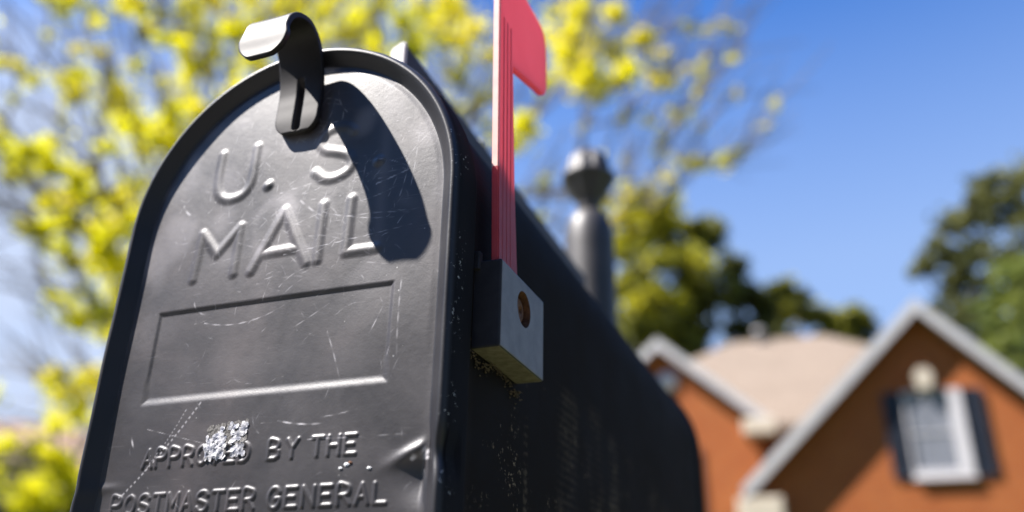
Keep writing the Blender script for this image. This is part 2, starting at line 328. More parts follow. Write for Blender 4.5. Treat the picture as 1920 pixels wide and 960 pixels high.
def sheet(U, V):
    """height (mm), scratch, stain for arrays of points"""
    H = np.zeros_like(U); SC = np.zeros_like(U); ST = np.zeros_like(U)
    def local(pl, m):
        xs = [p[0] for p in pl]; ys = [p[1] for p in pl]
        return (U > min(xs)-m) & (U < max(xs)+m) & (V > min(ys)-m) & (V < max(ys)+m)
    for pl, hw, ht in strokes():
        k = local(pl, hw*2+1)
        if not k.any(): continue
        d = np.full(k.sum(), 1e9)
        if len(pl) > 6: pl = [tuple(q) for q in catmull(pl, 5)]
        for a, b in zip(pl[:-1], pl[1:]): d = np.minimum(d, dist_seg(U[k], V[k], a, b)[0])
        prof = ht*(.5+.5*np.cos(np.pi*np.clip(d/(hw*1.35), 0, 1)))
        H[k] = np.maximum(H[k], prof)
    # recessed name panel
    du = np.maximum(-61.6-U, U-57.3); dv = np.maximum(-83.2-V, V+42.0)
    q = np.hypot(np.maximum(du, 0), np.maximum(dv, 0))+np.minimum(np.maximum(du, dv), 0)
    wb = 2.5+2.0*smooth01((-70-V)/8); H -= .78*smooth01((wb*.42-q)/wb)
    # slight crown and hand-me-down waviness
    H += 1.1*(1-(U/80)**2)*smooth01((V+150)/60)
    for i in range(26):
        kx, ky, ph = rng.normal(0, .055), rng.normal(0, .05), rng.uniform(0, 6.28)
        H += .055*np.sin(kx*U+ky*V+ph)
    # dent at the lower right edge
    d, t = dist_seg(U, V, (64, -118), (84, -110))
    side = ((V+118)-(U-64)*.4)
    H -= 3.8*np.exp(-(((U-82)/13)**2+((V+121)/8.5)**2))
    H += 1.6*np.exp(-(((side-3.2)/2.8)**2))*np.exp(-((U-72)/9)**2)
    H += .5*np.exp(-(((V+119)/2.0)**2))*smooth01((-60-U)/14)
    for (a, b2, r_, s_) in ((-25, -125, 9, .35), (10, -95, 14, -.3), (-50, -5, 12, .25), (50, -60, 16, .3)):
        H += s_*np.exp(-(((U-a)/r_)**2+((V-b2)/r_)**2))
    # scratches: curved polylines
    def scr(pts, w, s, dashed=0):
        pl = pts; k = local(pl, w*3+.4)
        if not k.any(): return
        d = np.full(k.sum(), 1e9); tt = np.zeros(k.sum()); acc = 0
        for a, b in zip(pl[:-1], pl[1:]):
            dd, t = dist_seg(U[k], V[k], a, b); L = math.dist(a, b); nn = dd < d
            tt = np.where(nn, acc+t*L, tt); d = np.minimum(d, dd); acc += L
        a_ = s*np.clip(1.5-d/w, 0, 1)
        if dashed: a_ = a_*(np.mod(tt, dashed) < dashed*.5)
        else: a_ = a_*np.clip(.55+.6*np.sin(tt*.9+pts[0][0]), .1, 1)*np.clip((acc-tt)/max(acc*.35, .1), 0.2, 1)
        SC[k] = np.maximum(SC[k], a_)
    def arc(x, y, ang, L, bend, n=9):
        pts = [(x, y)]
        for i in range(n):
            x += math.cos(ang)*L/n; y += math.sin(ang)*L/n; ang += bend/n; pts.append((x, y))
        return pts
    rs = random.Random(11)
    for i in range(300):                     # busy upper half
        x = rs.gauss(8, 32); y = rs.gauss(5, 30); ang = rs.choice([.3, .9, 1.2, -.2, 1.5, 2.6])+rs.gauss(0, .25)
        scr(arc(x, y, ang, abs(rs.gauss(0, 9))+2, rs.gauss(0, .5)), rs.uniform(.12, .24), rs.uniform(.06, .34))
    for i in range(60):
        x = rs.uniform(-74, 74); y = rs.uniform(-140, -25)
        scr(arc(x, y, rs.uniform(0, 3.14), abs(rs.gauss(0, 5))+1, rs.gauss(0, .7)), rs.uniform(.12, .2), rs.uniform(.06, .26))
    for a in ([arc(-60, 13, -1.1, 11, .9), .35, .75], [arc(-43, -39, -1.2, 10, 1.1), .2, .5], [arc(-36, -49, -.25, 42, .75), .22, .5], [arc(10, -96, -.25, 22, .3), .28, .7],
              [arc(30, -96, .05, 16, .2), .18, .35], [arc(45, 6, .25, 20, .1), .26, .6], [arc(-5, 10, .15, 44, -.15), .22, .45], [arc(20, -4, -.35, 36, .3), .2, .5],
              [arc(7, 4, -.75, 17, .2), .35, .5], [arc(-20, 25, .9, 16, -.3), .2, .4], [arc(57, -2, 1.3, 20, .2), .2, .35], [arc(2, -22, .08, 62, .02), .16, .6],
              [arc(28, -60, -1.15, 22, -.1), .22, .4], [arc(48, -63, 1.1, 12, .1), .22, .45], [arc(-56, -95, -.25, 40, 0), .14, .4], [arc(56, -105, 0, 12, 0), .15, .3],
              [arc(-38, -132, -.45, 13, 0), .25, .7], [arc(62, 2, 1.45, 32, .1), .18, .35], [arc(61, -40, -1.6, 34, .1), .28, .35],
              [arc(-64, -98, -1.2, 5, .2), .35, .6], [arc(25, -104.5, -.02, 24, 0), .2, .5]):
        scr(*a)
    scr(arc(-30, -85.5, -2.2, 52, -.25, 14), .38, .38, 2.3); scr(arc(-37, -88, -2.05, 30, -.25, 10), .28, .28, 1.7)
    # bare metal along the fold of the dent and a few flecks
    for i in range(16): scr(arc(rs.gauss(75, 3), rs.gauss(-113.5, 1.0), rs.gauss(.45, .3), rs.uniform(1, 4), .2), rs.uniform(.3, .6), rs.uniform(.5, 1))
    scr([(79, -110), (80.5, -107), (81, -104)], .5, .9)
    # rubbed cloudy patches
    n1 = np.zeros_like(U)
    for i in range(30):
        kx, ky, ph = rng.normal(0, .16), rng.normal(0, .16), rng.uniform(0, 6.28); n1 += np.sin(kx*U+ky*V+ph)
    n1 /= 5.5
    ST += .22*smooth01((n1+.1)/1.6)*smooth01((V+55)/50)+.05*smooth01((n1+.4)/2)
    ring = np.hypot((U+5)*1.0, (V+6)*.8); ST += .22*np.exp(-((ring-11)/2.2)**2)*(n1*.5+.6).clip(0, 1)
    ring = np.hypot((U-16)*.9, (V+2)*.9); ST += .12*np.exp(-((ring-16)/3)**2)*(n1*.5+.6).clip(0, 1)
    ST += .10*np.exp(-((U-48)/3)**2)*smooth01((V+30)/10)
    return H, SC.clip(0, 1), ST.clip(0, 1)
Rp = (RO*1000-8.6)                         # panel radius, mm
nr1, nr2, nc = 230, 380, 420
vs = np.concatenate([Rp*np.sin(np.linspace(np.pi/2-.004, 0, nr1, endpoint=False)), np.linspace(0, VB*1000+6, nr2)])
hw = np.where(vs > 0, np.sqrt(np.maximum(Rp*Rp-vs*vs, 0)), Rp)
s = np.linspace(-1, 1, nc)
U = hw[:, None]*s[None, :]; V = np.repeat(vs[:, None], nc, 1)
H, SC, ST = sheet(U, V)
edge_d = Rp-np.where(V > 0, np.hypot(U, V), np.abs(U))
H = H*smooth01(edge_d/4.0)
def sheet_y(x, y):                          # depth (m) of the pressed sheet at u, v in mm
    i = int(np.argmin(np.abs(vs-y))); j = int(np.clip(round((x/hw[i]+1)/2*(nc-1)), 0, nc-1)); return -H[i, j]/1000
P = np.stack([U/1000, -H/1000, V/1000], -1)
door = grid_mesh('door', P, M['door'], box_root, True, attrs={'scratch': SC, 'stain': ST}, flip=True)
tag(door, 'worn dark grey door with raised lettering, scratches and a dented lower edge')
# --- rim: profile swept round the arch outline.  d = distance inward from the outline, y = depth (mm)
def outline(n_arc=150, n_side=150, vb=VB*1000):
    """list of (point, inward normal) for radius-0 spine: centre line pieces"""
    pts = []
    for z in np.linspace(vb, 0, n_side, endpoint=False): pts.append(((-1, z), 'L'))
    for a in np.linspace(math.pi, 0, n_arc): pts.append((a, 'A'))
    for z in np.linspace(0, vb, n_side+1)[1:]: pts.append(((1, z), 'R'))
    return pts
def sweep(prof, Rr, vb=VB*1000, bend=None, ns=150):
    """prof: list of (d, y) mm"""
    o = outline(n_side=ns, vb=vb); P = np.zeros((len(prof), len(o), 3))
    for i, (d, y) in enumerate(prof):
        r = Rr-d
        for j, (p, k) in enumerate(o):
            if k == 'A': x, z = r*math.cos(p), r*math.sin(p)
            else: x, z = p[0]*r, p[1]
            P[i, j] = (x, y, z)
    return P/1000
prof = [(2.2, 15), (1.0, 15.2), (.2, 14.6), (0, 13), (0, 9), (0, 5), (0, 1.0), (.1, -1.6), (.4, -3.4), (1.0, -5.0), (1.9, -6.1), (3.0, -6.5), (4.1, -6.1), (5.3, -5.15), (6.5, -4.0), (7.7, -2.85), (8.9, -1.75), (9.9, -.85), (10.8, -.25), (11.8, 0.1), (12.8, .35)]
# refine the profile
pr = []
for (a, b) in zip(prof[:-1], prof[1:]):
    for t in (0, .34, .67): pr.append((a[0]+(b[0]-a[0])*t, a[1]+(b[1]-a[1])*t))
pr.append(prof[-1]); prA = np.array(pr); prA[:, 0] = np.where(prA[:, 0] > 3, 3+(prA[:, 0]-3)*.74, prA[:, 0]); prA[:, 1] = np.where(prA[:, 1] < 0, prA[:, 1]*.86, prA[:, 1]); k = np.array([.25, .5, .25])
for _ in range(3): prA[1:-1] = prA[:-2]*.25+prA[1:-1]*.5+prA[2:]*.25
P = sweep([tuple(x) for x in prA], RO*1000)
edge = np.exp(-((prA[:, 0]-.8)/1.5)**2)*(prA[:, 1] < 5)
E_ = np.repeat(edge[:, None], P.shape[1], 1)
# dents of the rim
X, Z = P[..., 0]*1000, P[..., 2]*1000
g = np.exp(-(((Z+113)/7)**2))*(X > 0); P[..., 0] -= .0016*g*(prA[:, 1] < 8)[:, None]; P[..., 1] += .0022*g*(prA[:, 0] > .2)[:, None]*(prA[:, 1] < 3)[:, None]
g = np.exp(-(((Z+120)/4)**2))*(X < 0); P[..., 0] += .0005*g*(prA[:, 1] < 8)[:, None]
g = np.exp(-(((Z+62)/20)**2))*(X < 0); P[..., 0] -= .0006*g
E_ = E_*np.where(X > 0, 1.2, .75)
rim = grid_mesh('rim', P, M['rim'], door, True, attrs={'edge': E_, 'wall': np.repeat((1-smooth01((prA[:, 0]-.15)/1.2))[:, None], P.shape[1], 1)})
# bottom fold of the door
box('bottom_fold', -RO+.004, RO-.004, -.003, .012, VB-.004, VB+.0065, M['rim'], door, .001)
# --- latch: a strip bent over the top of the door, hooking outwards
prof = [(-3.2, 39), (-3.4, 46), (-3.2, 54), (-3.2, 62), (-4.4, 70), (-7.4, 79), (-12.0, 86), (-19.0, 89.3), (-26.8, 87.2), (-32.2, 82), (-34.4, 76), (-35.0, 71), (-35.2, 65), (-35.6, 59.5)]
cv = catmull(prof, 9); sl = np.concatenate([[0], np.cumsum(np.hypot(*np.diff(cv, axis=0).T))]); LT = sl[-1]
SS = np.concatenate([np.linspace(0, 10, 26)**1, np.linspace(10.5, LT-10, 110), np.linspace(LT-9.6, LT, 26)])
cy = np.interp(SS, sl, cv[:, 0]); cz = np.interp(SS, sl, cv[:, 1])
ty = np.gradient(cy, SS); tz = np.gradient(cz, SS); nl = np.hypot(ty, tz); ny, nz = -tz/nl, ty/nl   # outward normal (towards -y on the tab)
W0 = 11.7; uc = 0.7; T = np.linspace(-1, 1, 81); th = 2.9
def latch_side(off):
    P = np.zeros((len(SS), len(T), 3))
    for i, s_ in enumerate(SS):
        w = W0 + 1.3*smooth01(np.array((s_-(LT-17))/6.0))
        r = 8.5 if s_ < LT/2 else 11.5; e = min(s_, LT-s_)
        if e < r: w = w-r+math.sqrt(max(r*r-(r-e)**2, 0))
        t = T*w
        g = np.zeros_like(t)
        tabw = float(smooth01(np.array((s_-1)/2.5))*smooth01(np.array((31-s_)/6.0)))
        g += -3.0*np.exp(-(np.abs(t-.6)/1.7)**4)*tabw*(1 if off > 0 else 0.25)
        tipw = float(smooth01(np.array((s_-(LT-27))/4.0)))
        g += -1.5*np.exp(-((t+0.4+.25*np.sin(s_*.3))/.34)**2)*tipw*(1 if off > 0 else 0)
        g += .25*np.cos(t/w*1.4) if w > 0 else 0
        h = off+g
        if e < 1.0: h = h*(.4+.6*e)
        rnd = (np.abs(T) > .94)*(np.abs(T)-.94)/.06
        h = h-np.sign(off)*.35*rnd**2
        P[i, :, 0] = uc+t; P[i, :, 1] = cy[i]+ny[i]*h; P[i, :, 2] = cz[i]+nz[i]*h
    return P/1000
A = latch_side(th/2); B = latch_side(-th/2)
n, m_ = A.shape[:2]
V_ = np.concatenate([A.reshape(-1, 3), B.reshape(-1, 3)]); F_ = []
ia = lambda i, j: i*m_+j
ib = lambda i, j: n*m_+i*m_+j
for i in range(n-1):
    for j in range(m_-1):
        F_.append((ia(i, j), ia(i, j+1), ia(i+1, j+1), ia(i+1, j))); F_.append((ib(i, j), ib(i+1, j), ib(i+1, j+1), ib(i, j+1)))
    F_.append((ia(i, 0), ia(i+1, 0), ib(i+1, 0), ib(i, 0))); F_.append((ia(i, m_-1), ib(i, m_-1), ib(i+1, m_-1), ia(i+1, m_-1)))
for j in range(m_-1):
    F_.append((ia(0, j), ib(0, j), ib(0, j+1), ia(0, j+1))); F_.append((ia(n-1, j), ia(n-1, j+1), ib(n-1, j+1), ib(n-1, j)))
latch = from_py('latch', V_, F_, M['latch'], door, True)
md = latch.modifiers.new('es', 'EDGE_SPLIT'); md.split_angle = R(50)
# rivet under the latch
lathe_rivet = None
# --- torn sticker: backing grime plus flakes of foil
st_root = empty('sticker', (0, 0, 0)); st_root.parent = door; st_root['label'] = 'torn silver sticker remnant over the V and E of APPROVED'
rs = random.Random(5)
def flakes(cells, name, mt, lift=.0012, tilt=.35, sz=1.0):
    V_, F_ = [], []
    for (x, y, r) in cells:
        k = rs.randint(5, 7); a0 = rs.random()*6.3; base = len(V_); tx, tz_ = rs.gauss(0, tilt), rs.gauss(0, tilt); l = lift*rs.uniform(.7, 1.5)
        for q in range(k):
            a = a0+q*2*math.pi/k; rr = r*sz*rs.uniform(.75, 1.25); dx, dz = rr*math.cos(a), rr*math.sin(a)
            V_.append(((x+dx)/1000, sheet_y(x+dx, y+dz)-l+(tz_*dz*.22+tx*dx*.22)/1000, (y+dz)/1000))
        c = len(V_); V_.append((x/1000, sheet_y(x, y)-l-.00008*rs.random(), y/1000))
        for q in range(k): F_.append((base+q, base+(q+1) % k, c))
    return from_py(name, V_, F_, mt, st_root)
def quadpt(a, b):                            # a along, b up, inside the sticker outline
    x = -23.6+a*19.6; y = -110.0+b*14.2+a*1.2; return x, y
cells = []; glue = []
for i in range(13):
    for j in range(10):
        a = (i+.5+rs.uniform(-.3, .3))/13; b = (j+.5+rs.uniform(-.3, .3))/10; x, y = quadpt(a, b)
        missing = (.50 < a < .64 and b < .8) or (.64 < a < .98 and .28 < b < .42) or (b > .72 and a < .28) or (.42 < a < .52 and b > .6) or rs.random() < .12 or (.85 < a and .45 < b < .6) or (b > .9 and rs.random() < .5)
        if .55 < a < .66 and b < .35: continue
        glue.append((x, y, 1.0))
        if not missing: cells.append((x, y, rs.uniform(1.0, 1.5)))
for c in ((-21.5, -107.5, 2.1), (-18.8, -107.6, 2.0), (-16.4, -107.2, 1.9), (-20, -104.8, 1.8), (-17.2, -104.4, 1.8), (-8.5, -107.0, 1.9), (-6.2, -106.6, 2.0), (-7.4, -108.4, 1.7), (-15, -101.8, 1.5), (-6.5, -99.2, 1.5)): cells.append(c)
flakes(glue, 'glue_layer', M['glue'], .00010, .05, 1.05); flakes(cells, 'foil_flake', M['foil'], .00028, .45)
st_root.children[1].name = 'foil'
# paper crumbs beside the lettering
for (x, y, r_, c) in ((43.8, -115.2, 1.3, 'paper'), (41.2, -116.5, .9, 'paper'), (45.2, -114.6, 1.0, 'rust'), (53.5, -117.0, 1.0, 'paper')):
    flk = [(x, y, r_)]; o = None
    V_ = [((x+r_*math.cos(a))*.001, sheet_y(x, y)-.0002, (y+r_*.6*math.sin(a))*.001) for a in np.linspace(0, 6.28, 7)[:-1]]
    V_.append((x*.001, sheet_y(x, y)-.0005, y*.001)); from_py('paint_fleck', V_, [(q, (q+1) % 6, 6) for q in range(6)], M[c], door)
# --- body
RB = 83.5
def body_part():
    pr = [(1.5, 6), (0, 8), (-.6, 12), (-.8, 18), (0, 22)]+[(0, y) for y in np.linspace(26, 530, 60)]+[(0, 533), (-1.6, 537), (-2.2, 543), (-2.2, 553), (-1.2, 561), (1, 566), (5, 569)]
    P = sweep(pr, RB, ns=70)
    return grid_mesh('body', P, M['body'], box_root, True)
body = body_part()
# bottom and rear plates of the body
fp = [(-RB/1000, VB)]+[(RB/1000*math.cos(a), RB/1000*math.sin(a)) for a in np.linspace(math.pi, 0, 60)]+[(RB/1000, VB)]
box('floor_plate', -RB/1000+.001, RB/1000-.001, .016, .565, VB-.003, VB, M['body'], body)
prism('rear_plate', fp, .5645, .5685, M['body'], body)
# --- flag bracket with screw hole
br = empty('flag_bracket', (0, 0, 0)); br.parent = box_root; br['label'] = 'block of grey plastic holding the flag, with a rusty screw'
bm = bmesh.new()
u0, u1, d0, d1, v0, v1 = .0832, .0962, .0210, .0740, -.0665, -.0275
# outer plate with round hole
K = 32; cy_, cz_ = .0478, -.0410; hr = .0082
def ringpt(r, k): a = 2*math.pi*k/K; return cy_+r*math.cos(a), cz_+r*math.sin(a)
sq = []
for k in range(K):
    a = 2*math.pi*k/K; c_, s_ = math.cos(a), math.sin(a)
    tx = ((d1-cy_) if c_ > 0 else (cy_-d0))/max(abs(c_), 1e-6); tz_ = ((v1-cz_) if s_ > 0 else (cz_-v0))/max(abs(s_), 1e-6); t = min(tx, tz_)
    sq.append((cy_+t*c_, cz_+t*s_))
corners = [(d1, v1), (d0, v1), (d0, v0), (d1, v0)]
for c in corners:                            # snap nearest ring point onto the corner
    k = min(range(K), key=lambda q: math.dist(sq[q], c)); sq[k] = c
iv = [bm.verts.new((u1, *ringpt(hr, k))) for k in range(K)]; ov = [bm.verts.new((u1, *sq[k])) for k in range(K)]
dv = [bm.verts.new((u1-.006, *ringpt(hr, k))) for k in range(K)]; bv = [bm.verts.new((u0, *sq[k])) for k in range(K)]
for k in range(K):
    q = (k+1) % K
    bm.faces.new((iv[k], ov[k], ov[q], iv[q])); bm.faces.new((iv[q], dv[q], dv[k], iv[k])); bm.faces.new((ov[k], bv[k], bv[q], ov[q]))
bmesh.ops.recalc_face_normals(bm, faces=bm.faces[:])
ed = [e for e in bm.edges if e.calc_face_angle(0) > .8 and all(abs(math.dist((v.co.y, v.co.z), (cy_, cz_))-hr) > 1e-4 for v in e.verts)]
bmesh.ops.bevel(bm, geom=ed, offset=.0011, segments=3, affect='EDGES', profile=.5)
bko = from_bm('block', bm, M['bracket_shaded'], br); bko.data.materials.append(M['bracket']); bko.data.materials.append(M['dusty']); bko.data.materials.append(M['rust'])
for p in bko.data.polygons:  # shade painted by facing: outer face in the lit grey, front in the dark
    if p.normal.x > .75: p.material_index = 1
    elif p.normal.z < -.75 and p.center.z < v0+.002: p.material_index = 2
    elif math.hypot(p.center.y-cy_, p.center.z-cz_) < hr+.0002: p.material_index = 3
lathe_p = [(0.0001, .0012), (.0016, .0012), (.0018, 0), (.0050, .0004), (.0064, .0014), (.0068, .0028), (.0081, .0028)]
sc = lathe('screw', [(r, -z) for r, z in lathe_p][::-1], M['rust'], br, 24)
sc.rotation_euler = (0, R(90), 0); sc.location = (.0944, cy_, cz_)
box('fin', .0835, .0866, .0190, .0230, -.032, -.0235, M['bracket_shaded'], br, .0006)
# dirt packed under the bracket
rs = random.Random(3); V_, F_ = [], []
for i in range(230):
    t = rs.random(); y = .019+.058*t; z = -.0672-abs(rs.gauss(0, .0022))-(.001 if t > .7 else 0)-.002*math.sin(t*9); x = .0836+abs(rs.gauss(0, .0008)); r_ = rs.uniform(.0002, .00065)
    b0 = len(V_)
    for d in ((1,0,0),(0,1.6,0),(0,0,1),(-1,0,0),(0,-1.6,0),(0,0,-1)): V_.append((x+d[0]*r_*rs.uniform(.6, 1.2), y+d[1]*r_, z+d[2]*r_*rs.uniform(.6, 1.2)))
    for f in ((0,1,2),(1,3,2),(3,4,2),(4,0,2),(1,0,5),(3,1,5),(4,3,5),(0,4,5)): F_.append(tuple(b0+q for q in f))
from_py('dirt_crust', V_, F_, simple('dry_dirt', (.035, .026, .018), (.14, .10, .06), 600, .95), br)['kind'] = 'stuff'
# --- flag (points are depth, height on the side of the box, metres)
fl = [(.0235, -.060), (.0225, -.027), (.0195, .017), (.0165, .080), (.0148, .118), (.0150, .128), (.0185, .1325), (.035, .1345), (.0640, .1362), (.0745, .1362), (.0800, .1335), (.0823, .1285),
      (.0835, .115), (.0836, .1010), (.0815, .0955), (.0765, .0925), (.0705, .0912), (.0345, .0800), (.0345, .0760), (.0395, .0170), (.0450, -.027), (.0460, -.060)]
bm = bmesh.new()
def poly_face(bm, x): return [bm.verts.new((x, p[0], p[1])) for p in fl]
a = poly_face(bm, .0905); b = poly_face(bm, .0940)
bm.faces.new(a); bm.faces.new(b[::-1])
for i in range(len(fl)): bm.faces.new((a[i], b[i], b[(i+1) % len(fl)], a[(i+1) % len(fl)]))
bmesh.ops.recalc_face_normals(bm, faces=bm.faces[:])
bmesh.ops.bevel(bm, geom=[e for e in bm.edges if e.calc_face_angle(0) > 1.2 and abs(e.verts[0].co.x-e.verts[1].co.x) < 1e-5], offset=.0006, segments=2, affect='EDGES')
flag = from_bm('flag', bm, M['flag'], box_root); flag.data.materials.append(M['sunlit_edge'])
for p in flag.data.polygons:  # sunlight painted on the upper front edge, the shaded lower edge stays red
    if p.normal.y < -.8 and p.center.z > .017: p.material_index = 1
flag['label'] = 'raised red plastic flag, pink where the sun shines through'
for k, dd in enumerate((.0055, .0100, .0145)):
    P0_ = [(.0225+dd-.0012, -.026), (.0200+dd-.0012, .017), (.0160+dd-.0012, .100), (.0160+dd, .100), (.0200+dd, .017), (.0225+dd, -.026)]
    prism('rib', P0_, .0938, .09415, M['flag'], flag, axis='x')
# --- long upright plate along the top, with a pale end and a small knob
pl = empty('top_plate', (0, 0, 0)); pl.parent = box_root; pl['label'] = 'long dark upright plate running along the top of the mailbox'
box('plate', .0058, .0102, .075, .435, .080, .1458, M['plate'], pl, .0008)
prism('end_cap', [(.0015, .080), (.0015, .1415), (.0026, .1432), (.0085, .1462), (.0106, .1462), (.0106, .080)], .0715, .0748, M['cream'], pl, bevel=.0007)
lathe('knob', [(.0001, .154), (.003, .1535), (.0045, .151), (.0045, .148), (.003, .1455)], M['cream'], pl, 20, loc=(.0030, .196))

# ------------------------------------------------------------------ post with finial
post_xy = (AC.x-.049, AC.y+.655)
post = empty('mailbox_post', (post_xy[0], post_xy[1], 0)); tag(post, 'round dark post with a fluted finial, standing behind the mailbox', 'post')
zt = AC.z+.323
lathe('shaft', [(.0001, 0), (.052, 0), (.052, .02), (.040, .05), (.0315, .07), (.0308, zt-.040), (.0300, zt-.022), (.0272, zt-.007), (.0220, zt+.003), (.0150, zt+.008), (.0001, zt+.009)], M['post'], post, 40)
lathe('finial', [(.0140, zt+.002), (.0120, zt+.010), (.0150, zt+.014), (.0135, zt+.019), (.0180, zt+.026, .1), (.0240, zt+.036, .2), (.0280, zt+.047, .25), (.0330, zt+.053, .12), (.0345, zt+.056, .06), (.0335, zt+.060, .06), (.0265, zt+.063, .1), (.0262, zt+.070, .28), (.0235, zt+.082, .25), (.0170, zt+.093, .15), (.0085, zt+.099), (.0001, zt+.1010)], M['post'], post, 48)
box('support_arm', -.030, .030, -.600, .015, AC.z+VB-.062, AC.z+VB-.005, M['post'], post, .004)
# ------------------------------------------------------------------ trees
def tube(V, F, pts, rads, k=6):
    b0 = len(V)
    for i, (p, r) in enumerate(zip(pts, rads)):
        t = (pts[min(i+1, len(pts)-1)]-pts[max(i-1, 0)]).normalized(); a = t.orthogonal().normalized(); b = t.cross(a)
        if i and prev is not None:
            a = (prev-t*prev.dot(t)).normalized(); b = t.cross(a)
        prev = a
        for q in range(k):
            an = 2*math.pi*q/k; V.append(p+(a*math.cos(an)+b*math.sin(an))*r)
    for i in range(len(pts)-1):
        for q in range(k):
            F.append((b0+i*k+q, b0+i*k+(q+1) % k, b0+(i+1)*k+(q+1) % k, b0+(i+1)*k+q))
def leaves(name, clumps, mt, parent, size, per, tone=(0.0, 1.0), seed=1, flat=.75):
    """clumps: (centre, radius, tone offset, density)"""
    g = np.random.default_rng(seed); cen, sz, tn = [], [], []
    for c, r, t, dn in clumps:
        n = max(4, int(per*dn)); d = g.normal(size=(n, 3)); d /= np.linalg.norm(d, axis=1)[:, None]; ax_ = g.normal(size=3); ax_ /= np.linalg.norm(ax_); d *= np.abs(g.normal(0, .55, (n, 1)))*r; d += ax_*(d@ax_)[:, None]*.7; d[:, 2] *= flat
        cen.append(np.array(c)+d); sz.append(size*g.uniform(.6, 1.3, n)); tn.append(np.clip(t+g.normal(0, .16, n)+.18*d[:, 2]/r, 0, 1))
    cen = np.concatenate(cen); sz = np.concatenate(sz); tn = np.concatenate(tn); n = len(cen)
    a = g.normal(size=(n, 3)); a /= np.linalg.norm(a, axis=1)[:, None]; b = np.cross(a, g.normal(size=(n, 3))); b /= np.linalg.norm(b, axis=1)[:, None]
    c3 = np.cross(a, b)
    P = np.stack([cen-a*sz[:, None], cen+b*sz[:, None]*.45+c3*sz[:, None]*.12, cen+a*sz[:, None], cen-b*sz[:, None]*.45+c3*sz[:, None]*.12], 1).reshape(-1, 3)
    me = bpy.data.meshes.new(name); me.vertices.add(4*n); me.vertices.foreach_set('co', P.reshape(-1).astype(np.float32))
    me.loops.add(4*n); me.loops.foreach_set('vertex_index', np.arange(4*n, dtype=np.int32)); me.polygons.add(n); me.polygons.foreach_set('loop_start', np.arange(0, 4*n, 4, dtype=np.int32))
    me.update(calc_edges=True)
    at_ = me.attributes.new('tone', 'FLOAT', 'POINT'); at_.data.foreach_set('value', np.repeat(tn, 4).astype(np.float32))
    return link(name, me, mt, parent)
def skeleton(base, fork, tips, r0, mt, parent, seed=1, sag=.06, twigs=0, rmin=.006):
    rs = random.Random(seed); nodes = [(Vector(fork), -1)]
    tips = sorted(tips, key=lambda p: (Vector(p)-Vector(fork)).length); F0 = Vector(fork)
    for tp in tips:
        tp = Vector(tp); best = min(range(len(nodes)), key=lambda i: (nodes[i][0]-tp).length*1.0+(0.42*(nodes[i][0]-F0).length) + (50 if (nodes[i][0]-F0).length > (tp-F0).length else 0))
        par = best; a = nodes[best][0]; L = (tp-a).length; n = max(1, int(L/.55)); up = Vector((rs.gauss(0, .3), rs.gauss(0, .3), rs.uniform(.2, .9)))
        for k in range(1, n+1):
            t = k/n; p = a.lerp(tp, t)-up*sag*L*math.sin(t*math.pi)*1.0+Vector((rs.gauss(0, .02), rs.gauss(0, .02), rs.gauss(0, .02)))*L*(1 if k < n else 0)
            nodes.append((p, par)); par = len(nodes)-1
    w = [0.0]*len(nodes); kids = [0]*len(nodes)
    for i, (p, q) in enumerate(nodes):
        if q >= 0: kids[q] += 1
    for i in range(len(nodes)-1, 0, -1):
        if kids[i] == 0: w[i] = max(w[i], 1)
        w[nodes[i][1]] += w[i]
    W = max(w[0], 1); rad = [max(rmin, r0*.8*(x/W)**.5) for x in w]
    V, F = [], []
    tr = [Vector(base)+(F0-Vector(base))*t+Vector((math.sin(t*5)*.05, math.cos(t*4)*.04, 0))*(t*(1-t))*4 for t in np.linspace(0, 1, 9)]
    tube(V, F, tr, [r0*(1.35-.45*t if t > .12 else 1.7) for t in np.linspace(0, 1, 9)], 10)
    for i, (p, q) in enumerate(nodes):
        if q >= 0: tube(V, F, [nodes[q][0], p], [min(rad[q], rad[i]*1.35), rad[i]], 5)
    for i in range(twigs):
        k = rs.randrange(1, len(nodes)); p = nodes[k][0]; d = (p-F0).normalized(); d = (d+Vector((rs.gauss(0, .35), rs.gauss(0, .35), rs.gauss(.1, .3)))).normalized(); L = rs.uniform(.4, 1.3)
        tube(V, F, [p, p+d*L*.5+Vector((0, 0, rs.gauss(0, .05))), p+d*L], [rmin*1.2, rmin*.9, rmin*.4], 4)
    return from_py('trunk', V, F, mt, parent, True)
